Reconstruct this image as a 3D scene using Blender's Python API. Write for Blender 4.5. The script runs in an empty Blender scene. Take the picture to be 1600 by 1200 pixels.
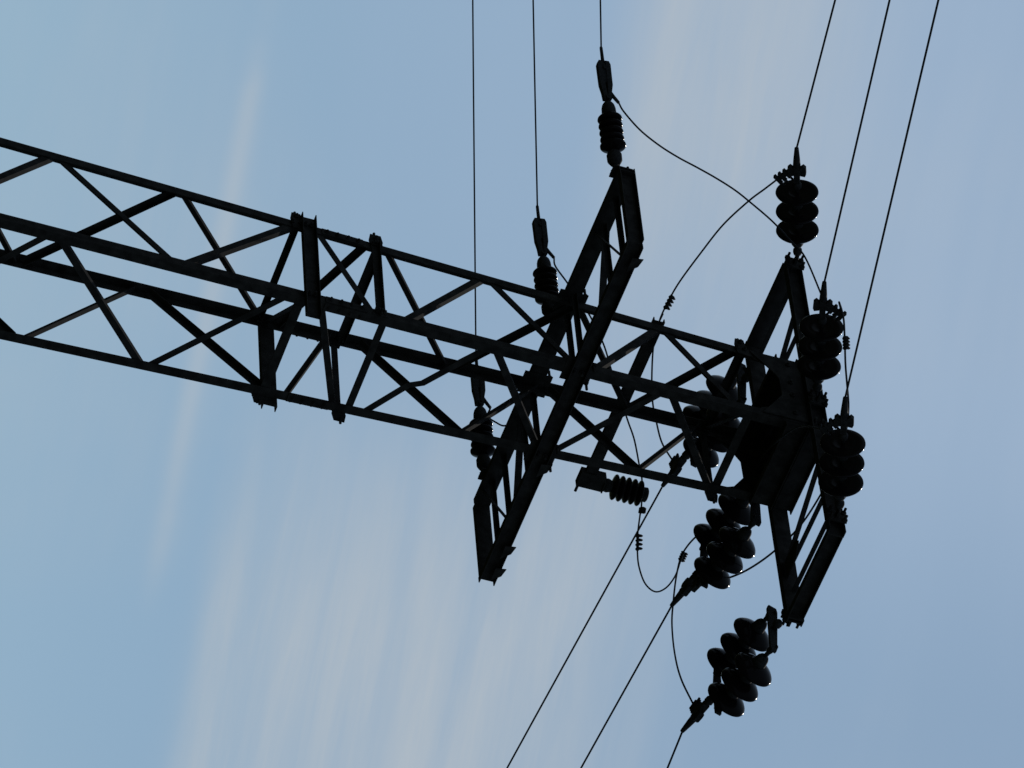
import bpy, bmesh, math, random
from mathutils import Vector, Matrix, Quaternion
random.seed(7)
scene = bpy.context.scene
C = scene.collection
V = Vector
GZ = 11.2                     # height above the ground of the drawing's z = 0

# ------------------------------------------------------------------ camera
CR = V((0.33260237, 0.05845926, 0.94125351))      # image right, in the world
CD = V((-0.76767138, 0.59650894, 0.23421729))     # image down
CF = V((-0.54777397, -0.80047461, 0.24327780))    # viewing direction
cam_d = bpy.data.cameras.new('camera')
cam = bpy.data.objects.new('camera', cam_d); C.objects.link(cam)
m = Matrix.Identity(4)
for i in range(3):
    m[i][0] = CR[i]; m[i][1] = -CD[i]; m[i][2] = -CF[i]
m.translation = V((23.81193721, 35.01978257, -9.59093343 + GZ))
cam.matrix_world = m
cam_d.sensor_width = 36.0; cam_d.sensor_fit = 'HORIZONTAL'
cam_d.lens = 36.0 * 9239.574 / 1600.0
cam_d.clip_start = 0.5; cam_d.clip_end = 5000
scene.camera = cam

# ------------------------------------------------------------------ light
SUN = (CR * 0.50 + CD * 0.20 + CF * 0.84).normalized()
sun_el = math.asin(SUN.z); sun_az = math.atan2(SUN.x, SUN.y)
sl = bpy.data.lights.new('sun', 'SUN'); sl.energy = 3.0; sl.angle = math.radians(0.5)
sl.color = (1.0, 0.95, 0.87)
so = bpy.data.objects.new('sun', sl); C.objects.link(so)
so.rotation_euler = (-SUN).to_track_quat('-Z', 'Y').to_euler(); so.location = (0, 0, 60)

scene.view_settings.view_transform = 'Standard'
scene.view_settings.look = 'None'
scene.view_settings.gamma = 1.0
scene.view_settings.exposure = -0.58

W = bpy.data.worlds.new('World'); scene.world = W; W.use_nodes = True
nt = W.node_tree; N = nt.nodes; L = nt.links
N.clear()
def nd(t, **k):
    n = N.new(t)
    for a, b in k.items(): setattr(n, a, b)
    return n
def val(x):
    n = nd('ShaderNodeValue'); n.outputs[0].default_value = x; return n.outputs[0]
def mt(op, a, b=None, c=None, clamp=False):
    n = nd('ShaderNodeMath', operation=op, use_clamp=clamp)
    for i, x in enumerate((a, b, c)):
        if x is None: continue
        if isinstance(x, (int, float)): n.inputs[i].default_value = x
        else: L.new(x, n.inputs[i])
    return n.outputs[0]
def sstep(x, a, b):
    n = nd('ShaderNodeMapRange', interpolation_type='SMOOTHSTEP')
    n.inputs['From Min'].default_value = a; n.inputs['From Max'].default_value = b
    L.new(x, n.inputs['Value']); return n.outputs['Result']
out = nd('ShaderNodeOutputWorld'); bg = nd('ShaderNodeBackground')
bg.inputs['Strength'].default_value = 0.10
L.new(bg.outputs[0], out.inputs[0])
sky = nd('ShaderNodeTexSky', sky_type='NISHITA')
sky.sun_disc = False; sky.sun_elevation = sun_el; sky.sun_rotation = sun_az
sky.altitude = 600; sky.air_density = 1.0; sky.dust_density = 0.5; sky.ozone_density = 2.2
tc = nd('ShaderNodeTexCoord')
def dot(vec):
    n = nd('ShaderNodeVectorMath', operation='DOT_PRODUCT'); n.inputs[1].default_value = vec
    L.new(tc.outputs['Generated'], n.inputs[0]); return n.outputs['Value']
# cirrus drawn out along one direction of the sky; 1 unit = 0.1 rad
su = mt('MULTIPLY', dot(CR), 10.0); sv = mt('MULTIPLY', dot(CD), 10.0)
st = mt('ADD', su, mt('MULTIPLY', sv, 0.2))            # across the streaks
def noise(kx, ky, det, rough, off=0.0):
    cmb = nd('ShaderNodeCombineXYZ')
    L.new(mt('MULTIPLY', st, kx), cmb.inputs[0]); L.new(mt('MULTIPLY', sv, ky), cmb.inputs[1])
    cmb.inputs[2].default_value = off
    n = nd('ShaderNodeTexNoise'); n.inputs['Scale'].default_value = 1.0
    n.inputs['Distortion'].default_value = 0.35; n.inputs['Detail'].default_value = det; n.inputs['Roughness'].default_value = rough
    L.new(cmb.outputs[0], n.inputs['Vector']); return n.outputs['Fac']
def bump(x, c, w):
    return mt('EXPONENT', mt('MULTIPLY', mt('POWER', mt('ABSOLUTE', mt('DIVIDE', mt('SUBTRACT', x, c), w)), 2.0), -1.0))
soft = noise(1.3, 0.8, 5, 0.55, 1.3)
fine = noise(15.0, 1.3, 8, 0.66, 4.1)
mid = noise(4.0, 0.6, 4, 0.55, 7.7)
patch = noise(1.2, 2.6, 3, 0.5, 2.0)
def inv(x): return mt('SUBTRACT', 1.0, x)
streak = mt('ADD', mt('MULTIPLY', sstep(fine, 0.30, 0.72), 0.45), mt('MULTIPLY', sstep(mid, 0.30, 0.70), 0.55))
# broad veil with a crisp near edge, low in the view
band = mt('MULTIPLY', mt('MULTIPLY', sstep(mt('ADD', st, mt('MULTIPLY', mt('SUBTRACT', soft, 0.5), 0.10)), -0.485, -0.400), inv(sstep(st, 0.02, 0.52))), sstep(sv, -0.12, 0.45))
band = mt('MULTIPLY', band, mt('ADD', 0.36, mt('MULTIPLY', streak, 0.86)))
edge = mt('MULTIPLY', bump(st, -0.425, 0.040), sstep(sv, 0.10, 0.55))
veil = mt('MULTIPLY', mt('MULTIPLY', sstep(st, 0.02, 0.16), inv(sstep(st, 0.22, 0.62))), inv(sstep(sv, -0.50, 0.10)))
veil = mt('MULTIPLY', veil, mt('ADD', 0.35, mt('MULTIPLY', streak, 0.65)))
trail = mt('MULTIPLY', bump(st, -0.538, 0.019), mt('ADD', 0.15, mt('MULTIPLY', sstep(patch, 0.35, 0.6), 0.85)))
trail = mt('MULTIPLY', trail, inv(sstep(sv, 0.20, 0.42)))
wisp = mt('MULTIPLY', sstep(soft, 0.40, 0.75), mt('ADD', 0.25, mt('MULTIPLY', streak, 0.75)))
cl = mt('ADD', mt('MULTIPLY', band, 0.78), mt('MULTIPLY', veil, 0.88))
cl = mt('ADD', cl, mt('MULTIPLY', edge, 0.16))
cl = mt('ADD', cl, mt('MULTIPLY', trail, 0.34))
cl = mt('ADD', cl, mt('MULTIPLY', wisp, 0.34), clamp=True)
mix = nd('ShaderNodeMix', data_type='RGBA')
tint = nd('ShaderNodeMix', data_type='RGBA', blend_type='MULTIPLY'); tint.inputs['Factor'].default_value = 1.0
L.new(sky.outputs[0], tint.inputs[6]); tint.inputs[7].default_value = (0.80, 0.92, 0.88, 1)
# a thin high veil over the whole view, thicker towards the sun
thin = nd('ShaderNodeMix', data_type='RGBA'); L.new(tint.outputs[2], thin.inputs[6])
thin.inputs[7].default_value = (5.2, 6.9, 9.2, 1)
tf = mt('ADD', 0.34, mt('MULTIPLY', mt('MULTIPLY', sstep(su, -0.7, 0.75), inv(mt('MULTIPLY', sstep(sv, 0.0, 0.6), 0.75))), 0.5))
L.new(mt('MULTIPLY', tf, mt('ADD', 0.80, mt('MULTIPLY', mid, 0.4))), thin.inputs['Factor'])
L.new(cl, mix.inputs['Factor']); L.new(thin.outputs[2], mix.inputs[6])
mix.inputs[7].default_value = (6.9, 7.65, 8.35, 1)
L.new(mix.outputs[2], bg.inputs['Color'])

# ------------------------------------------------------------------ materials
def mat(name, base, rough, spec=0.5, metal=0.0, vary=0.35, scale=30.0, coat=0.0, bump_=0.0):
    M = bpy.data.materials.new(name); M.use_nodes = True
    t = M.node_tree; b = t.nodes['Principled BSDF']
    tcn = t.nodes.new('ShaderNodeTexCoord')
    nz = t.nodes.new('ShaderNodeTexNoise'); nz.inputs['Scale'].default_value = scale; nz.inputs['Detail'].default_value = 6
    t.links.new(tcn.outputs['Object'], nz.inputs['Vector'])
    cr = t.nodes.new('ShaderNodeValToRGB')
    cr.color_ramp.elements[0].position = 0.35; cr.color_ramp.elements[1].position = 0.7
    cr.color_ramp.elements[0].color = tuple(c * (1 - vary) for c in base) + (1,)
    cr.color_ramp.elements[1].color = tuple(min(1, c * (1 + vary)) for c in base) + (1,)
    t.links.new(nz.outputs['Fac'], cr.inputs['Fac']); t.links.new(cr.outputs['Color'], b.inputs['Base Color'])
    b.inputs['Roughness'].default_value = rough; b.inputs['Specular IOR Level'].default_value = spec
    b.inputs['Metallic'].default_value = metal; b.inputs['Coat Weight'].default_value = coat
    if bump_:
        bp = t.nodes.new('ShaderNodeBump'); bp.inputs['Strength'].default_value = bump_; bp.inputs['Distance'].default_value = 0.01
        t.links.new(nz.outputs['Fac'], bp.inputs['Height']); t.links.new(bp.outputs['Normal'], b.inputs['Normal'])
    return M
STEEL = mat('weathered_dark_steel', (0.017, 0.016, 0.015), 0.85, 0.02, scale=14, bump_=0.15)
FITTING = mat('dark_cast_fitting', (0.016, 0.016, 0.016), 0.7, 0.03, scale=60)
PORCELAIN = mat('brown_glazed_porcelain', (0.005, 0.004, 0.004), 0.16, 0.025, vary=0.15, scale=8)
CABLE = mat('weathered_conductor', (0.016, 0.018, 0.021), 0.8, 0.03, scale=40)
GRASS = mat('dry_grass', (0.055, 0.065, 0.03), 0.95, 0.1, scale=0.6, bump_=0.5)
CONC = mat('footing_concrete', (0.30, 0.29, 0.27), 0.9, 0.2, scale=6, bump_=0.3)

# ------------------------------------------------------------------ mesh helpers
def prism(bm, prof, p0, p1, ux, uy):
    """prof: list of (a, b) in the axes ux, uy, swept from p0 to p1"""
    p0 = V(p0); p1 = V(p1); ux = V(ux); uy = V(uy)
    a = [bm.verts.new(p0 + ux * x + uy * y) for x, y in prof]
    b = [bm.verts.new(p1 + ux * x + uy * y) for x, y in prof]
    n = len(prof)
    for i in range(n):
        bm.faces.new((a[i], a[(i + 1) % n], b[(i + 1) % n], b[i]))
    bm.faces.new(a[::-1]); bm.faces.new(b)
def frame(d, hint):
    d = V(d).normalized(); h = V(hint); x = (h - d * h.dot(d)).normalized(); return x, d.cross(x)
def ell(w, t): return [(0, 0), (w, 0), (w, t), (t, t), (t, w), (0, w)]
def cee(h, fl, t): return [(0, 0), (fl, 0), (fl, t), (t, t), (t, h - t), (fl, h - t), (fl, h), (0, h)]
def rect(x0, y0, x1, y1): return [(x0, y0), (x1, y0), (x1, y1), (x0, y1)]
def boxm(bm, c, sx, sy, sz, ax=None):
    c = V(c); ax = ax or (V((1, 0, 0)), V((0, 1, 0)), V((0, 0, 1)))
    prism(bm, rect(-sx / 2, -sy / 2, sx / 2, sy / 2), c - ax[2] * sz / 2, c + ax[2] * sz / 2, ax[0], ax[1])
def lathe(bm, prof, org=(0, 0, 0), axis=(0, 0, 1), seg=24, close=True):
    """prof: (s, r) along the axis"""
    x, y = frame(axis, (1, 0, 0.013) if abs(V(axis).normalized().x) < 0.9 else (0, 1, 0))
    d = V(axis).normalized(); org = V(org); rings = []
    for s, r in prof:
        rings.append([bm.verts.new(org + d * s + (x * math.cos(2 * math.pi * k / seg) + y * math.sin(2 * math.pi * k / seg)) * max(r, 1e-4)) for k in range(seg)])
    for a, b in zip(rings, rings[1:]):
        for k in range(seg):
            f = bm.faces.new((a[k], a[(k + 1) % seg], b[(k + 1) % seg], b[k])); f.smooth = True
    if close:
        bm.faces.new(rings[0][::-1]); bm.faces.new(rings[-1])
def smooth_path(pts, n=10):
    pts = [V(p) for p in pts]
    if len(pts) < 3: return pts
    P = [pts[0] * 2 - pts[1]] + pts + [pts[-1] * 2 - pts[-2]]; o = []
    for i in range(1, len(P) - 2):
        for k in range(n):
            t = k / n; a, b, c, d = P[i - 1], P[i], P[i + 1], P[i + 2]
            o.append(0.5 * ((2 * b) + (c - a) * t + (2 * a - 5 * b + 4 * c - d) * t * t + (3 * b - a - 3 * c + d) * t ** 3))
    o.append(pts[-1]); return o
def tube(bm, pts, r, seg=10):
    pts = [V(p) for p in pts]; rings = []; x = None
    for i, p in enumerate(pts):
        d = (pts[min(i + 1, len(pts) - 1)] - pts[max(i - 1, 0)]).normalized()
        h = x if x is not None else (V((1, 0, 0)) if abs(d.x) < 0.9 else V((0, 1, 0)))
        x, y = frame(d, h)
        rr = r[i] if isinstance(r, (list, tuple)) else r
        rings.append([bm.verts.new(p + (x * math.cos(2 * math.pi * k / seg) + y * math.sin(2 * math.pi * k / seg)) * rr) for k in range(seg)])
    for a, b in zip(rings, rings[1:]):
        for k in range(seg):
            f = bm.faces.new((a[k], a[(k + 1) % seg], b[(k + 1) % seg], b[k])); f.smooth = True
    bm.faces.new(rings[0][::-1]); bm.faces.new(rings[-1])
def bolt(bm, p, d, l=0.05, r=0.010, head=True):
    d = V(d).normalized(); p = V(p)
    lathe(bm, [(0, r), (l, r)], p, d, 8)
    if head: lathe(bm, [(0.0, r * 2.0), (0.014, r * 2.0)], p, d, 6)
UP = V((0, 0, GZ))
def part(name, bm, M, parent=None, off=None, label=None):
    bmesh.ops.recalc_face_normals(bm, faces=bm.faces)
    if off is not None: bmesh.ops.translate(bm, verts=bm.verts, vec=-V(off))
    me = bpy.data.meshes.new(name); bm.to_mesh(me); bm.free(); me.materials.append(M)
    o = bpy.data.objects.new(name, me); C.objects.link(o)
    if parent: o.parent = parent
    if label: o['label'] = label
    return o
def thing(name, label, cat, group=None, loc=(0, 0, 0)):
    o = bpy.data.objects.new(name, None); o.empty_display_size = 0.3; C.objects.link(o)
    o.location = loc; o['label'] = label; o['category'] = cat
    if group: o['group'] = group
    return o
def tag(o, label, cat, group=None):
    o['label'] = label; o['category'] = cat
    if group: o['group'] = group
    return o
def copy_tree(o, parent=None):
    c = o.copy(); C.objects.link(c)
    if parent: c.parent = parent
    for ch in list(o.children): copy_tree(ch, c)
    return c
NB = bmesh.new

# ------------------------------------------------------------------ ground
bm = NB()
g = 40; S = 900.0
vs = [[bm.verts.new(((i / g - .5) * 2 * S, (j / g - .5) * 2 * S, 0)) for j in range(g + 1)] for i in range(g + 1)]
for i in range(g):
    for j in range(g): bm.faces.new((vs[i][j], vs[i + 1][j], vs[i + 1][j + 1], vs[i][j + 1]))
gr = part('ground', bm, GRASS); gr['kind'] = 'structure'

# ------------------------------------------------------------------ tower (drawing z + GZ)
K = 0.020226
def H(z): return 0.45 - K * z
Z0 = -GZ; ZT = 3.31
tower = thing('lattice_tower', 'dark steel lattice tower with two crossarms, leaning across the picture', 'pylon')
SG = {'A': (1, -1), 'B': (1, 1), 'C': (-1, -1), 'D': (-1, 1)}
def w(p): return V(p) + UP
LW = 0.075; LT = 0.008
for n in 'ABCD':
    sx, sy = SG[n]; bm = NB()
    p0 = w((sx * H(Z0), sy * H(Z0), Z0)); p1 = w((sx * H(ZT), sy * H(ZT), ZT))
    prism(bm, ell(LW, LT), p0, p1, (-sx, 0, 0), (0, -sy, 0))
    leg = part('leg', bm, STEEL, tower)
    bm = NB(); boxm(bm, (sx * H(Z0), sy * H(Z0), 0.12), 0.42, 0.42, 0.6)
    part('footing', bm, CONC, tower)
    # splice plates on the leg between the two cross frames, with bolts
    bm = NB(); za, zb = -0.62, -0.30
    for ax in (0, 1):
        o = [sx * (H((za + zb) / 2)), sy * (H((za + zb) / 2))]
        q0 = V((sx * H(za), sy * H(za), za)) + UP; q1 = V((sx * H(zb), sy * H(zb), zb)) + UP
        u = V((sx, 0, 0)) if ax == 0 else V((0, sy, 0)); v = V((0, -sy, 0)) if ax == 0 else V((-sx, 0, 0))
        prism(bm, rect(0.0006, 0.004, 0.007, 0.07), q0, q1, u, v)
        for f in (0.12, 0.37, 0.63, 0.88):
            bolt(bm, q0.lerp(q1, f) + v * 0.04, u, 0.030, 0.009)
    part('splice_plate', bm, STEEL, leg)

def face_geo(fc):
    ax = 0 if fc in ('AB', 'CD') else 1
    s = {'AB': 1, 'CD': -1, 'AC': -1, 'BD': 1}[fc]
    return ax, s
BW = 0.050; BT = 0.006
def brace(l1, z1, l2, z2, bend=None, bw=BW):
    """single lacing angle between two legs; heel on the upper edge, flange turned inwards"""
    fc = ''.join(sorted(l1 + l2)); ax, s = face_geo(fc)
    ins = 0.0095
    def pt(l, z):
        hx = H(z); q = [SG[l][0] * (hx - 0.022), SG[l][1] * (hx - 0.022), z]
        q[ax] = s * (hx - ins); return V(q) + UP
    a, b = pt(l1, z1), pt(l2, z2)
    d = (b - a).normalized(); nrm = V((0, 0, 0)); nrm[ax] = -s
    e = d.cross(nrm).normalized()
    if e.z < 0: e = -e
    nrm = (nrm - d * nrm.dot(d)).normalized()
    prof = [(bw / 2, 0), (bw / 2, bw), (bw / 2 - BT, bw), (bw / 2 - BT, BT), (-bw / 2, BT), (-bw / 2, 0)]
    bm = NB()
    pts = [a, b]
    if bend:
        pts = [a] + [a.lerp(b, f) + e * h for f, h in bend] + [b]
    for p, q in zip(pts, pts[1:]): prism(bm, prof, p, q, e, nrm)
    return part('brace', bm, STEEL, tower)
# nodes of the lacing, from the ground up (drawing heights)
zs = [-2.66, -3.56, -4.5, -5.48, -6.5, -7.56, -8.66, -9.8, -10.95]
for i, (za, zb) in enumerate(zip(zs, zs[1:])):
    lo, hi = zb + 0.03, za - 0.03
    if i % 2 == 0: prs = (('B', 'A'), ('D', 'B'), ('A', 'C'), ('C', 'D'))
    else: prs = (('A', 'B'), ('B', 'D'), ('C', 'A'), ('D', 'C'))
    for p, q in prs: brace(p, lo, q, hi)
for args in (('A', -2.65, 'B', -1.76), ('B', -1.72, 'A', -0.83), ('C', -2.63, 'A', -1.75), ('A', -1.69, 'C', -0.80),
             ('B', -2.64, 'D', -1.73), ('D', -1.69, 'B', -0.89), ('D', -2.63, 'C', -1.79), ('C', -1.67, 'D', -0.78),
             ('A', -0.66, 'B', -0.25), ('C', -0.67, 'A', -0.28), ('B', -0.65, 'D', -0.27), ('D', -0.64, 'C', -0.28),
             ('A', -0.11, 'C', 0.63), ('B', -0.03, 'A', 0.64), ('C', -0.04, 'D', 0.70),
             ('A', 0.69, 'B', 1.33), ('C', 0.70, 'A', 1.37), ('B', 0.69, 'D', 1.32), ('D', 0.70, 'C', 1.34),
             ('B', 1.45, 'A', 2.04), ('A', 1.40, 'C', 2.07), ('C', 1.44, 'D', 2.10), ('D', 1.40, 'B', 2.03),
             ('C', 2.07, 'A', 2.65), ('B', 2.07, 'D', 2.66), ('D', 2.08, 'C', 2.62), ('A', 2.07, 'B', 2.62)):
    brace(*args)
b_ = brace('D', -0.05, 'B', 0.66, bend=[(0.38, -0.030), (0.47, 0.012)])
b_['label'] = 'brace with a bend in its middle'

def strut(fc, z0, z1, e1, e2, kind='cee', outer=True):
    """horizontal member on a face; e1/e2: how far it runs past the two legs"""
    ax, s = face_geo(fc); la = 1 - ax; zc = (z0 + z1) / 2; h = H(zc)
    o = V((0, 0, 0)); o[ax] = s
    base = V((0, 0, z0)); base[ax] = s * (h + (0.004 if outer else -0.012))
    p0 = base.copy(); p0[la] = -(h + e1); p1 = base.copy(); p1[la] = h + e2
    bm = NB(); hh = z1 - z0
    dirx = o if outer else -o
    if kind == 'cee': prof = cee(hh, 0.05, 0.007)
    else: prof = [(0, 0), (0.006, 0), (0.006, hh - 0.006), (0.05, hh - 0.006), (0.05, hh), (0, hh)]
    prism(bm, prof, p0 + UP, p1 + UP, dirx, (0, 0, 1))
    for sg in (-1, 1):
        for dz in (0.3, 0.7):
            q = base.copy(); q[la] = sg * (h - 0.03); q.z = z0 + hh * dz
            bolt(bm, q + UP + dirx * 0.008, dirx, 0.04, 0.009)
    return part('cross_strut', bm, STEEL, tower)
strut('AB', -0.785, -0.675, 0.07, 0.24); strut('CD', -0.795, -0.685, 0.04, 0.09)
strut('AC', -0.835, -0.790, -0.01, -0.01, 'ell', False); strut('BD', -0.835, -0.765, -0.01, -0.01, 'ell', False)
strut('AB', -0.235, -0.180, 0.02, 0.0, 'ell'); strut('CD', -0.245, -0.195, 0.0, 0.02, 'ell')
strut('AC', -0.210, -0.142, -0.01, -0.01, 'ell', False); strut('BD', -0.185, -0.130, -0.01, -0.01, 'ell', False)
strut('CD', 2.665, 2.715, 0.0, 0.02, 'ell')
strut('AC', 2.675, 2.735, -0.01, -0.01, 'ell', False); strut('BD', 2.670, 2.735, -0.01, -0.01, 'ell', False)
# plan diagonals inside the cross frames
for z, a, b in ((-0.75, 'C', 'B'), (2.70, 'C', 'B')):
    h = H(z) - 0.02; p = w((SG[a][0] * h, SG[a][1] * h, z)); q = w((SG[b][0] * h, SG[b][1] * h, z))
    x, y = frame(q - p, (0, 0, 1)); bm = NB(); prism(bm, rect(-0.02, -0.003, 0.02, 0.003), p, q, x, y)
    part('plan_diagonal', bm, STEEL, tower)
# gusset plates at the nodes, reaching a little past the legs
def gusset(l, ax, z, up, dn, inn, outw, tip=0.0):
    sx, sy = SG[l]; h = H(z)
    nrm = V((sx, 0, 0)) if ax == 0 else V((0, sy, 0)); la = V((0, sy, 0)) if ax == 0 else V((sx, 0, 0))
    p = w((sx * h, sy * h, z)) + nrm * 0.0025
    prof = [(-inn, -dn * .6), (-inn, up * .6), (outw * .2, up), (outw, up * .75), (outw, -dn * .75), (outw * .2, -dn)]
    bm = NB(); prism(bm, prof, p, p + nrm * 0.008, la, (0, 0, 1))
    for a, b in ((-0.03, 0.03), (-0.03, -0.03), (outw * .5, 0.0)):
        bolt(bm, p + la * a + V((0, 0, b)) + nrm * 0.008, nrm, 0.03, 0.009)
    if tip:
        bolt(bm, p + la * (outw - 0.004) + V((0, 0, 0)) - nrm * 0.02, la, tip, 0.011, False)
    return part('gusset_plate', bm, STEEL, tower)
gusset('A', 0, -0.20, 0.055, 0.055, 0.10, 0.10, 0.06); gusset('D', 0, -0.215, 0.055, 0.055, 0.10, 0.10, 0.06)
gusset('B', 0, -0.20, 0.06, 0.06, 0.10, 0.0); gusset('C', 0, -0.215, 0.06, 0.06, 0.10, 0.0)
gusset('A', 0, -0.82, 0.045, 0.045, 0.09, 0.09, 0.05); gusset('D', 0, -0.83, 0.045, 0.045, 0.09, 0.09, 0.05)
gusset('A', 0, 2.69, 0.045, 0.045, 0.09, 0.09, 0.04); gusset('D', 0, 2.69, 0.05, 0.05, 0.09, 0.10, 0.05)

# ------------------------------------------------------------------ lower crossarm (long beams along x)
def sub_bar(name, parent, p, q, prof, ux, uy, bolts=()):
    bm = NB(); prism(bm, prof, w(p), w(q), ux, uy)
    for bp, bd, l in bolts: bolt(bm, w(bp), bd, l)
    return part(name, bm, STEEL, parent)
zb, zt = 1.282, 1.407; hb = zt - zb
bm = NB()
for s in (-1, 1):
    xa, xb = (-1.60, 1.63) if s < 0 else (-1.64, 1.60)
    prism(bm, cee(hb, 0.055, 0.008), w((xa, s * 0.428, zb)), w((xb, s * 0.428, zb)), (0, s, 0), (0, 0, 1))
    for x in (-0.40, 0.40):
        for z in (0.03, 0.09): bolt(bm, w((x, s * 0.436, zb + z)), (0, s, 0), 0.05, 0.010)
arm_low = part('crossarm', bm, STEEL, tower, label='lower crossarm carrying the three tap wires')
for s in (-1, 1):
    x = s * 1.585
    sub_bar('end_beam', arm_low, (x, -0.42, zb + 0.002), (x, 0.42, zb + 0.002), cee(hb - 0.004, 0.05, 0.008), (s, 0, 0), (0, 0, 1))
def yflat(parent, x0, y0, x1, y1, z, wid=0.045, name='arm_strut', ell_=True):
    p = V((x0, y0, z)); q = V((x1, y1, z)); x, y = frame(q - p, (0, 0, 1))
    prof = rect(-wid / 2, -0.003, wid / 2, 0.003) if not ell_ else [(wid / 2, 0), (wid / 2, wid), (wid / 2 - .005, wid), (wid / 2 - .005, .005), (-wid / 2, .005), (-wid / 2, 0)]
    sub_bar(name, parent, p, q, prof, x, y)
for x in (1.368, 1.110, 0.46, -0.46, -1.110, -1.368, -0.69, 0.30):
    yflat(arm_low, x, -0.425, x, 0.425, 1.345, 0.036)
yflat(arm_low, 1.05, -0.42, 1.45, 0.42, 1.300, 0.03, 'arm_diagonal', False)
yflat(arm_low, 1.09, -0.42, 0.80, 0.42, 1.375, 0.055, 'arm_diagonal', False)
yflat(arm_low, -1.45, -0.42, -1.05, 0.42, 1.300, 0.03, 'arm_diagonal', False)
yflat(arm_low, -0.79, -0.42, -1.06, 0.42, 1.375, 0.055, 'arm_diagonal', False)
# seats that fasten the beams to the legs
for sx in (-1, 1):
    for sy in (-1, 1):
        bm = NB(); h = H(1.34)
        boxm(bm, w((sx * (h - 0.03), sy * (h + 0.0005), 1.345)), 0.20, 0.008, 0.22)
        for k in (-1, 1): bolt(bm, w((sx * (h - 0.03) + 0.08 * k, sy * (h + 0.004), 1.345 + 0.09)), (0, sy, 0), 0.09, 0.011)
        part('seat_plate', bm, STEEL, arm_low)
# tie plates: welded corner angles with pointed ends that stick out beyond the beams
for x, y in ((1.45, 0.49), (-1.30, 0.49), (-1.52, 0.49), (-0.50, 0.49)):
    bm = NB(); prism(bm, [(-0.075, 0), (0.05, 0), (0.062, 0.082), (-0.01, 0.066)], w((x, y - 0.004, zt - 0.05)), w((x, y + 0.004, zt - 0.05)), (1, 0, 0), (0, 0, 1))
    part('corner_plate', bm, STEEL, arm_low)

# bracket for each tap insulator on the far beam
for x in (1.56, 0.215, -1.355):
    bm = NB()
    boxm(bm, w((x, -0.49, 1.325)), 0.11, 0.012, 0.15)
    prism(bm, [(-0.03, -0.03), (0.03, -0.03), (0.02, 0.06), (-0.02, 0.06)], w((x, -0.496, 1.285)), w((x, -0.496, 1.305)), (1, 0, 0), (0, -1, 0))
    bolt(bm, w((x + 0.03, -0.49, 1.37)), (0, -1, 0), 0.05, 0.011); bolt(bm, w((x - 0.03, -0.49, 1.27)), (0, -1, 0), 0.05, 0.011)
    part('insulator_bracket', bm, STEEL, arm_low)

# ------------------------------------------------------------------ upper crossarm (long beams along y)
ub, ut = 3.167, 3.294; uh = ut - ub
bm = NB()
for s in (-1, 1):
    ya, yb = (-1.66, 1.685) if s > 0 else (-1.70, 1.705)
    prism(bm, cee(uh, 0.06, 0.009), w((s * 0.392, ya, ub)), w((s * 0.392, yb, ub)), (s, 0, 0), (0, 0, 1))
    for y in (-0.36, 0.36):
        for z in (0.035, 0.09): bolt(bm, w((s * 0.40, y, ub + z)), (s, 0, 0), 0.06, 0.011)
arm_up = part('crossarm', bm, STEEL, tower, label='upper crossarm at the tower head carrying the main line')
for s, y in ((-1, -1.64), (1, 1.632)):
    sub_bar('end_beam', arm_up, (-0.388, y, ub + 0.003), (0.388, y, ub + 0.003), cee(uh - 0.006, 0.055, 0.009), (0, s, 0), (0, 0, 1))
for y in (-1.46, -0.88, 1.12, 1.40):
    yflat(arm_up, -0.385, y, 0.385, y, 3.235, 0.036)
yflat(arm_up, 0.385, -1.27, -0.385, -0.88, 3.265, 0.04, 'arm_diagonal', False)
yflat(arm_up, 0.385, 0.72, -0.385, 1.04, 3.23, 0.04, 'arm_diagonal', False)
bm = NB(); prism(bm, [(-0.386, 1.06), (-0.17, 1.06), (-0.12, 1.12), (-0.20, 1.22), (-0.386, 1.25)], w((0, 0, 3.20)), w((0, 0, 3.208)), (1, 0, 0), (0, 1, 0)); part('arm_plate', bm, STEEL, arm_up)
# heavy cross beams of the tower head, flush with the tower faces
for s in (-1, 1):
    sub_bar('head_beam', arm_up, (-0.388, s * 0.394, 2.985), (0.388, s * 0.394, 2.985), cee(0.175, 0.05, 0.009), (0, s, 0), (0, 0, 1))
    sub_bar('head_beam', arm_up, (-0.386, s * 0.396, 3.165), (0.386, s * 0.396, 3.165), cee(0.152, 0.05, 0.009), (0, s, 0), (0, 0, 1))
# solid plate that carries the middle phase, between the two head beams
bm = NB(); prism(bm, rect(-0.386, -0.384, 0.386, 0.384), w((0, 0, 3.20)), w((0, 0, 3.212)), (1, 0, 0), (0, 1, 0))
for y in (-0.02, 0.27): boxm(bm, w((0, y, 3.25)), 0.772, 0.010, 0.075)
part('head_plate', bm, STEEL, arm_up)
for sx in (-1, 1):
    for sy in (-1, 1):
        bm = NB(); h = H(3.2)
        prism(bm, [(0.0, 0.05), (0.0, -0.30), (0.08, -0.34), (0.20, -0.10), (0.20, 0.05)], w((sx * (h + 0.0005), sy * h, 3.13)), w((sx * (h + 0.0075), sy * h, 3.13)), (0, -sy, 0), (0, 0, 1))
        part('corner_gusset', bm, STEEL, arm_up)
for sx in (-1, 1):
    bm = NB(); prism(bm, [(-.37, 3.16), (-.37, 2.76), (-.17, 2.93), (-.10, 2.972), (.10, 2.975), (.26, 2.873), (.37, 2.80), (.37, 3.16)],
                     w((sx * 0.4005, 0, 0)), w((sx * 0.4085, 0, 0)), (0, 1, 0), (0, 0, 1))
    for y in (-0.3, -0.08, 0.08, 0.3): bolt(bm, w((sx * 0.4085, y, 3.06)), (sx, 0, 0), 0.03, 0.010)
    part('face_plate', bm, STEEL, arm_up)
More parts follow.
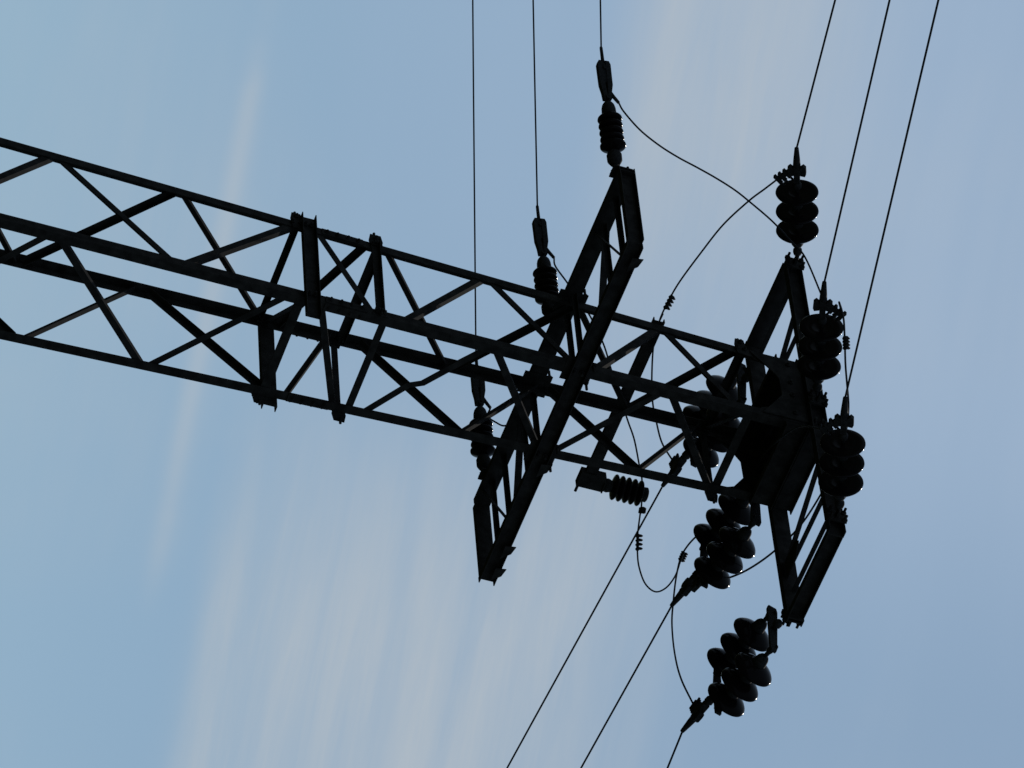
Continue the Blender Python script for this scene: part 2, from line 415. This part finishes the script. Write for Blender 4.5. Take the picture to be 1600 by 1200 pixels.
# insulator lugs on both beams: upright plate, eye and bolts
PH_UP = (-1.62, 0.13, 1.53); PH_DN = (-1.37, 0.15, 1.60)
for s, ys in ((1, PH_UP), (-1, PH_DN)):
    for y in ys:
        bm = NB(); x = s * 0.452
        boxm(bm, w((x + s * 0.006, y, 3.232)), 0.012, 0.12, 0.145)
        prism(bm, [(-0.028, 0), (0.028, 0), (0.024, 0.07), (0, 0.09), (-0.024, 0.07)], w((x + s * 0.012, y, 3.222)), w((x + s * 0.012, y, 3.240)), (0, 1, 0), (s, 0, 0))
        for dy, dz in ((-0.042, 0.055), (0.042, 0.055), (-0.042, -0.055), (0.042, -0.055)):
            bolt(bm, w((x + s * 0.012, y + dy, 3.232 + dz)), (s, 0, 0), 0.05, 0.011)
        part('insulator_lug', bm, STEEL, arm_up)

# ------------------------------------------------------------------ jumper support beam on the far face
bm = NB()
prism(bm, cee(0.088, 0.045, 0.007), w((-1.15, -0.4165, 1.995)), w((0.43, -0.4165, 1.995)), (0, -1, 0), (0, 0, 1))
for x in (-0.38, 0.38):
    for z in (0.025, 0.065): bolt(bm, w((x, -0.424, 1.995 + z)), (0, -1, 0), 0.06, 0.010)
jb = part('jumper_beam', bm, STEEL, tower)
bm = NB(); boxm(bm, w((-1.13, -0.4425, 2.062)), 0.14, 0.07, 0.20); boxm(bm, w((-1.15, -0.4425, 2.167)), 0.10, 0.10, 0.010)
bolt(bm, w((-1.15, -0.4425, 1.985)), (-1, 0, 0), 0.12, 0.012); bolt(bm, w((-1.08, -0.48, 2.04)), (0, -1, 0), 0.05, 0.011)
part('post_seat', bm, STEEL, jb)

# ------------------------------------------------------------------ insulators
def orient(o, org, axis, hint):
    z = V(axis).normalized(); x = V(hint); x = (x - z * x.dot(z)).normalized(); y = z.cross(x)
    mm = Matrix.Identity(4)
    for i in range(3): mm[i][0] = x[i]; mm[i][1] = y[i]; mm[i][2] = z[i]
    mm.translation = V(org); o.matrix_world = mm
def clamp_tap(root, s):
    bm = NB()
    for sg in (-1, 1):    # two cheek plates closing to a wedge
        prism(bm, [(s, sg * 0.006), (s + .07, sg * 0.004), (s + .11, sg * 0.008), (s + .32, sg * 0.012), (s + .345, sg * 0.004), (s + .345, sg * 0.040), (s + .315, sg * 0.051), (s + .13, sg * 0.049), (s + .065, sg * 0.036), (s, sg * 0.030)],
              (0, -0.022, 0), (0, 0.022, 0), (0, 0, 1), (1, 0, 0))
    boxm(bm, (0, 0, s + 0.035), 0.05, 0.03, 0.05); boxm(bm, (0, 0, s + 0.24), 0.05, 0.034, 0.17)
    bolt(bm, (0, -0.035, s + 0.015), (0, 1, 0), 0.07, 0.010); bolt(bm, (0, -0.035, s + 0.28), (0, 1, 0), 0.07, 0.008)
    cl_ = part('wedge_clamp', bm, FITTING, root)
    bm = NB(); lathe(bm, [(s + .33, 0.014), (s + .475, 0.012), (s + .485, 0.008)], seg=10); part('cable_sleeve', bm, FITTING, cl_)
    bm = NB(); tube(bm, [(0.020, 0, s + 0.095), (0.050, 0, s + 0.04), (0.088, 0, s - 0.012)], [0.012, 0.014, 0.012]); part('jumper_sleeve', bm, FITTING, cl_)
def shed(root, s, r, th, rc):
    bm = NB(); lathe(bm, [(s - th * .5, rc), (s - th * .46, r * .78), (s - th * .30, r * .93), (s - th * .08, r), (s + th * .15, r * .985), (s + th * .34, r * .92), (s + th * .47, r * .76), (s + th * .5, rc)], seg=36)
    part('shed', bm, PORCELAIN, root)
def make_tap():
    r = thing('rod_insulator', 'x', 'insulator')
    bm = NB(); lathe(bm, [(0.0, 0.012), (0.020, 0.014), (0.024, 0.034), (0.045, 0.048), (0.060, 0.056), (0.110, 0.057), (0.135, 0.046), (0.150, 0.030)], seg=24)
    tube(bm, [(0, -0.012, -0.03), (0, 0, 0.01), (0, 0.012, -0.03)], 0.010)
    part('end_fitting', bm, FITTING, r)
    bm = NB(); lathe(bm, [(0.145, 0.030), (0.165, 0.044), (0.47, 0.047)], seg=24); part('rod_core', bm, PORCELAIN, r)
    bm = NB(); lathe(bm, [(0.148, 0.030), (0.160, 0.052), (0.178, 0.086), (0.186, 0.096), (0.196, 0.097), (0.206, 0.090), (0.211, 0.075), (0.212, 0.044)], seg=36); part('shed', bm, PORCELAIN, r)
    for k, q in enumerate((0.251, 0.312, 0.372, 0.432)): shed(r, q, 0.090 + 0.002 * (k == 3), 0.038, 0.044)
    bm = NB(); lathe(bm, [(0.455, 0.044), (0.465, 0.056), (0.525, 0.053), (0.555, 0.046), (0.575, 0.034), (0.583, 0.020), (0.586, 0.010), (0.62, 0.010)], seg=24); part('head_fitting', bm, FITTING, r)
    clamp_tap(r, 0.605)
    return r
taps = []
TAPG = 'rod insulators of the tap line on the lower crossarm'
tap_spec = (((1.569, -0.530, 1.283), (0.326, -0.933, -0.154), 1.0, 'rod insulator at the upper tip of the lower crossarm, clear against the sky'),
            ((0.190, -0.462, 1.260), (0.326, -0.932, -0.155), 0.93, 'rod insulator hung at the middle of the lower crossarm, half before the lattice'),
            ((-1.365, -0.530, 1.291), (0.327, -0.936, -0.125), 1.0, 'rod insulator low on the lower crossarm, crossed by the lowest tower leg'))
t0 = make_tap()
for i, (o, dr, sc, lab) in enumerate(tap_spec):
    r = t0 if i == 0 else copy_tree(t0)
    r['label'] = lab; r['group'] = TAPG; taps.append(r)
    orient(r, w(o), dr, (0, 0, 1)); r.scale = (1, 1, sc)

# post insulator for the jumper, standing on the jumper beam
post = thing('post_insulator', 'ribbed post insulator standing on the end of the jumper beam below the tower', 'insulator')
bm = NB(); lathe(bm, [(0, 0.05), (0.03, 0.055), (0.06, 0.045), (0.075, 0.036)], seg=20); part('base_fitting', bm, FITTING, post)
bm = NB(); lathe(bm, [(0.06, 0.040), (0.30, 0.040)], seg=20); part('rod_core', bm, PORCELAIN, post)
for k in range(5):
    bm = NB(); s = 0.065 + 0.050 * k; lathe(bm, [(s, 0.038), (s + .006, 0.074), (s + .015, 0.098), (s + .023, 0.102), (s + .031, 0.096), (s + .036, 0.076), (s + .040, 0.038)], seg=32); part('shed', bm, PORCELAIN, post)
bm = NB(); lathe(bm, [(0.29, 0.036), (0.305, 0.055), (0.345, 0.058), (0.352, 0.048)], seg=20); part('top_fitting', bm, FITTING, post)
orient(post, w((-1.15, -0.4425, 2.172)), (0, 0, 1), (1, 0, 0))

# cap and pin discs
def disc(root, s, x=0.0):
    bm = NB()
    lathe(bm, [(s + 0.085, 0.050), (s + 0.092, 0.075), (s + 0.106, 0.106), (s + 0.124, 0.139), (s + 0.142, 0.158), (s + 0.153, 0.164), (s + 0.161, 0.162), (s + 0.164, 0.156),
               (s + 0.159, 0.132), (s + 0.163, 0.118), (s + 0.157, 0.100), (s + 0.161, 0.084), (s + 0.155, 0.06), (s + 0.155, 0.02)], (x, 0, 0), seg=48)
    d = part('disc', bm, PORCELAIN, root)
    bm = NB(); lathe(bm, [(s + 0.005, 0.014), (s + 0.010, 0.034), (s + 0.030, 0.046), (s + 0.060, 0.052), (s + 0.087, 0.056), (s + 0.092, 0.05)], (x, 0, 0), seg=20); part('cap', bm, FITTING, d)
    bm = NB(); lathe(bm, [(s + 0.12, 0.013), (s + 0.176, 0.013), (s + 0.180, 0.018)], (x, 0, 0), seg=10); part('pin', bm, FITTING, d)
def line_clamp(root, s, side, fwd=-0.11):
    """bolted strain clamp with two keeper ears and a tail clip for the jumper"""
    bm = NB()
    lathe(bm, [(s, 0.016), (s + 0.02, 0.034), (s + 0.05, 0.036), (s + 0.075, 0.018), (s + 0.10, 0.018)], seg=14)
    boxm(bm, (0, 0, s + 0.155), 0.046, 0.05, 0.17)
    for sg in (-1, 1):
        prism(bm, [(s + .14, sg * 0.02), (s + .13, sg * 0.062), (s + .155, sg * 0.072), (s + .205, sg * 0.070), (s + .225, sg * 0.050), (s + .20, sg * 0.02)], (0, -0.02, 0), (0, 0.02, 0), (0, 0, 1), (1, 0, 0))
    lathe(bm, [(s + .22, 0.030), (s + .28, 0.026), (s + .385, 0.016), (s + .39, 0.008)], seg=12)
    c = part('strain_clamp', bm, FITTING, root)
    bm = NB()
    a = V((side * 0.02, 0, s + 0.20)); b = V((side * 0.15, 0, s + 0.20 + fwd)); d = (b - a).normalized()
    x, y = frame(d, (0, 1, 0)); prism(bm, rect(-0.014, -0.018, 0.014, 0.018), a, b, x, y)
    for f in (0.45, 0.72, 0.97):
        q = a.lerp(b, f); boxm(bm, q, 0.036, 0.075, 0.020, (x, y, d))
        bolt(bm, q - y * 0.03 * side, -y * side, 0.045, 0.010)
    part('jumper_clip', bm, FITTING, c)
def make_single():
    r = thing('disc_insulator', 'x', 'insulator')
    bm = NB(); tube(bm, [(0, -0.02, -0.035), (0, -0.018, 0.01), (0, 0, 0.03), (0, 0.018, 0.01), (0, 0.02, -0.035)], 0.010); lathe(bm, [(0.0, 0.03), (0.02, 0.036), (0.045, 0.034), (0.06, 0.016), (0.085, 0.016)], seg=14)
    part('shackle', bm, FITTING, r)
    for s in (0.068, 0.245, 0.422): disc(r, s)
    line_clamp(r, 0.600, 1)
    return r
SG_ = 'single strings of three discs on the upper side of the upper crossarm'
singles = (((0.545, -1.62, 3.225), (1, 0, -0.395), -1, 'three disc insulator string at the top tip of the upper crossarm, clear against the sky'),
           ((0.545, 0.13, 3.200), (1, 0, -0.330), 1, 'three disc insulator string at the middle of the upper crossarm, above the tower head'),
           ((0.545, 1.53, 3.222), (1, 0, -0.345), -1, 'three disc insulator string at the right edge of the upper crossarm, lowest of the three'))
s0 = make_single()
srt = []
for i, (o, d, sd, lab) in enumerate(singles):
    r = s0 if i == 0 else copy_tree(s0)
    r['label'] = lab; r['group'] = SG_; srt.append(r)
    orient(r, w(o), d, (0, 0.15 * sd, 1 * sd))
def make_double():
    r = thing('double_disc_insulator', 'x', 'insulator')
    bm = NB(); lathe(bm, [(0, 0.02), (0.02, 0.036), (0.05, 0.034), (0.07, 0.016), (0.10, 0.016)], seg=14); part('shackle', bm, FITTING, r)
    bm = NB(); prism(bm, [(-0.27, -0.034), (-0.23, -0.044), (0.23, -0.030), (0.27, -0.020), (0.27, 0.020), (0.23, 0.030), (-0.23, 0.044), (-0.27, 0.034)], (0, 0, 0.085), (0, 0, 0.105), (1, 0, 0), (0, 1, 0))
    for x in (-0.21, 0, 0.21): bolt(bm, (x, -0.03, 0.095), (0, 1, 0), 0.06, 0.012)
    part('yoke_plate', bm, FITTING, r)
    for x in (-0.215, 0.215):
        for s in (0.190, 0.358, 0.526): disc(r, s, x)
        bm = NB(); lathe(bm, [(0.10, 0.022), (0.135, 0.026), (0.16, 0.018), (0.20, 0.016)], (x, 0, 0), seg=12); lathe(bm, [(0.69, 0.018), (0.79, 0.020)], (x, 0, 0), seg=10); part('socket', bm, FITTING, r)
    bm = NB(); prism(bm, [(-0.27, -0.024), (-0.05, -0.036), (0.05, -0.036), (0.27, -0.024), (0.27, 0.024), (0.05, 0.036), (-0.05, 0.036), (-0.27, 0.024)], (0, 0, 0.775), (0, 0, 0.795), (1, 0, 0), (0, 1, 0))
    for x in (-0.215, 0, 0.215): bolt(bm, (x, -0.03, 0.785), (0, 1, 0), 0.06, 0.012)
    part('yoke_plate', bm, FITTING, r)
    bm = NB(); lathe(bm, [(0.75, 0.022), (0.87, 0.018)], seg=12); part('link', bm, FITTING, r)
    line_clamp(r, 0.850, -1, 0.03)
    return r
DG = 'double strings of discs on the lower side of the upper crossarm'
doubles = (((-0.475, -1.37, 3.185), (-1, 0, -0.215), 1, 'double disc insulator string partly hidden behind the lattice below the tower head'),
           ((-0.475, 0.15, 3.150), (-1, 0, -0.235), -1, 'double disc insulator string just under the tower head with a jumper crossing it'),
           ((-0.475, 1.66, 3.140), (-1, 0, -0.270), 1, 'double disc insulator string at the bottom tip of the upper crossarm, clear against the sky'))
d0 = make_double(); dbl = []
for i, (o, d, sd, lab) in enumerate(doubles):
    r = d0 if i == 0 else copy_tree(d0)
    r['label'] = lab; r['group'] = DG; dbl.append(r)
    orient(r, w(o), d, (0, sd, -0.09 * sd))
    if i == 1:
        for c in r.children:
            for k in c.children:
                if k.name.startswith('jumper_clip'): k.location.z -= 0.17
bpy.context.view_layer.update()

# ------------------------------------------------------------------ conductors
def wire(name, pts, r, label, cat, group=None, seg=8):
    bm = NB(); tube(bm, pts, r, seg)
    return tag(part(name, bm, CABLE), label, cat, group)
def span(p, q, length, sag):
    """from p through q and on; the curve flattens as a hanging wire does"""
    p = V(p); q = V(q); d = (q - p); hd = V((d.x, d.y, 0)).length; sl0 = d.z / hd; u = V((d.x, d.y, 0)) / hd
    o = []
    for k in range(25):
        s = length * (k / 24.0) ** 1.6
        o.append(p + u * s + V((0, 0, sl0 * s + sag * s * max(0.0, s - hd))))
    return o
CG = 'conductors of the tap line leading up from the lower crossarm'
for r, q, lab in zip(taps, ((2.069, -1.958, 1.089), (1.163, -3.236, 0.961), (0.116, -4.760, 0.918)),
                     ('thin tap wire ending at the top tip of the lower crossarm', 'thin tap wire second from the left, ending at the middle of the lower crossarm', 'leftmost thin wire, running down across the lattice to the lowest tap insulator')):
    p = r.matrix_world @ V((0, 0, 1.07))
    wire('conductor', span(p, w(q), 70, 0.0006), 0.0068, lab, 'power line', CG)
MG = 'conductors of the main line leading away from the upper crossarm'
for r, q, lab in zip(srt, ((2.786, -1.62, 2.659), (3.905, 0.13, 2.443), (4.803, 1.53, 2.278)),
                     ('wire rising from the top tip of the upper crossarm, leftmost at upper right', 'middle wire of the three at upper right', 'rightmost wire, rising from the insulator at the right edge')):
    p = r.matrix_world @ V((0, 0, 0.98))
    wire('conductor', span(p, w(q), 34, 0.0008), 0.0080, lab, 'power line', MG)
for r, q, lab in zip(dbl, ((-4.811, -1.46, 2.75), (-3.401, 0.15, 2.755), (-2.014, 1.68, 2.831)),
                     ('leftmost wire at the lower edge, running down from behind the lattice', 'middle wire of the three running to the lower edge', 'short visible wire at the lower edge below the lowest disc insulators')):
    p = r.matrix_world @ V((0, 0, 1.225))
    wire('conductor', span(p, w(q), 70, 0.0006), 0.0080, lab, 'power line', MG)

# ------------------------------------------------------------------ jumpers
def spiral(parent, p, q, r=0.018):
    p = V(p); q = V(q); d = (q - p).normalized(); x, y = frame(d, (0.3, 0.5, 1)); bm = NB()
    tube(bm, [p, q], 0.012, 8)
    n = 4
    for k in range(n):
        c = p.lerp(q, (k + 0.5) / n); lathe(bm, [(-0.011, 0.012), (-0.007, 0.022), (0.0, 0.025), (0.007, 0.022), (0.011, 0.012)], c + x * 0.006, d + x * 0.25, 14); bolt(bm, c + x * 0.018, x, 0.022, 0.006)
    part('parallel_groove_clamp', bm, FITTING, parent)

JG = 'jumper wires between the insulators'
def jumper(pts, r, label):
    return wire('jumper_wire', smooth_path([p for p in pts], 8), r, label, 'jumper wire', JG)
def ws(l): return [w(p) for p in l]
def tip(o, p): return o.matrix_world @ V(p)
TJ = (0.088, 0, 0.593); CJ = (0.15, 0, 0.69); DJ = (-0.15, 0, 1.08)
JA = [[1.737, -1.04, 1.327], [1.694, -0.922, 1.459], [1.674, -0.814, 1.608], [1.671, -0.722, 1.753], [1.678, -0.64, 1.894], [1.682, -0.555, 2.036], [1.679, -0.468, 2.171], [1.664, -0.383, 2.289], [1.635, -0.25, 2.463], [1.592, -0.124, 2.608], [1.553, -0.016, 2.727]]
jumper([tip(taps[0], TJ)] + ws(JA) + [tip(srt[1], (0, 0, 0.83))], 0.0068, 'long jumper arching from the top tap insulator across the sky to the middle upper string')
JB = [[1.029, -1.636, 2.773], [0.875, -1.657, 2.703], [0.597, -1.68, 2.602], [0.297, -1.684, 2.532], [-0.004, -1.683, 2.471], [-0.201, -1.675, 2.449], [-0.36, -1.664, 2.443], [-0.52, -1.647, 2.459], [-0.668, -1.627, 2.491], [-0.907, -1.591, 2.568], [-1.078, -1.563, 2.637], [-1.212, -1.54, 2.712], [-1.38, -1.509, 2.82]]
j = jumper([tip(srt[0], CJ)] + ws(JB) + [tip(dbl[0], DJ)], 0.0072, 'jumper from the topmost upper string curving down behind the lattice')
spiral(j, w((-0.14, -1.678, 2.456)), w((-0.27, -1.670, 2.446)))
JC = [[0.299, -0.997, 1.301], [0.209, -0.968, 1.419], [0.099, -0.932, 1.558], [-0.004, -0.899, 1.686], [-0.174, -0.842, 1.846], [-0.341, -0.787, 1.964], [-0.468, -0.744, 2.059], [-0.673, -0.676, 2.207], [-0.809, -0.63, 2.31], [-0.988, -0.572, 2.412], [-1.091, -0.538, 2.469], [-1.269, -0.485, 2.527], [-1.335, -0.427, 2.534], [-1.442, -0.332, 2.547], [-1.54, -0.24, 2.573], [-1.619, -0.16, 2.609], [-1.693, -0.072, 2.679], [-1.709, -0.023, 2.764], [-1.652, -0.03, 2.832], [-1.556, -0.07, 2.872], [-1.464, -0.118, 2.879], [-1.40, -0.160, 2.884]]
j = jumper([tip(taps[1], TJ)] + ws(JC), 0.0068, 'jumper from the middle tap insulator past the post insulator, ending in a hanging loop')
spiral(j, w((-1.442, -0.332, 2.547)), w((-1.535, -0.245, 2.572)))
spiral(j, w((-1.29, -0.465, 2.531)), w((-1.32, -0.44, 2.533)), 0.01)
J3 = [[-1.52, 1.224, 2.793], [-1.668, 0.734, 2.84], [-1.741, 0.287, 2.884], [-1.736, 0.01, 2.917], [-1.683, -0.208, 2.937], [-1.602, -0.343, 2.95], [-1.546, -0.391, 2.965], [-1.457, -0.432, 3.003], [-1.336, -0.439, 3.058], [-1.176, -0.396, 3.125], [-1.008, -0.306, 3.184], [-0.671, -0.155, 3.156], [-0.081, 0.2, 3.014], [0.667, 0.856, 2.913]]
j = jumper([tip(dbl[2], DJ)] + ws(J3) + [tip(srt[2], CJ)], 0.0072, 'jumper rising from the lowest disc insulators and passing behind the tower head')
spiral(j, w((-1.602, -0.343, 2.95)), w((-1.546, -0.391, 2.965)))
J2 = [[1.378, 0.185, 3.041], [1.262, 0.199, 3.12], [1.073, 0.221, 3.202], [0.897, 0.242, 3.274], [0.723, 0.263, 3.354], [0.573, 0.281, 3.421], [0.4, 0.301, 3.472], [0.122, 0.326, 3.517], [-0.2, 0.338, 3.502], [-0.539, 0.341, 3.458], [-0.832, 0.32, 3.367], [-1.076, 0.283, 3.257], [-1.247, 0.234, 3.145], [-1.351, 0.181, 3.049]]
j = jumper([tip(srt[1], CJ)] + ws(J2) + [tip(dbl[1], (-0.15, 0, 0.91))], 0.0078, 'jumper looping right of the middle upper string and passing over the tower head')
spiral(j, w((1.12, 0.215, 3.182)), w((1.02, 0.228, 3.224)))
JD = [[-1.22, -1.06, 1.298], [-1.241, -1.033, 1.371], [-1.24, -1.021, 1.448], [-1.162, -1.063, 1.537], [-0.954, -1.218, 1.609], [-0.806, -1.321, 1.688], [-0.759, -1.294, 2.025], [-0.73, -1.266, 2.3], [-0.657, -1.317, 2.335], [-0.509, -1.431, 2.374], [-0.371, -1.538, 2.405], [-0.278, -1.61, 2.43]]
jumper([tip(taps[2], TJ)] + ws(JD), 0.0068, 'short visible jumper bending from the lowest tap insulator behind the lower crossarm')
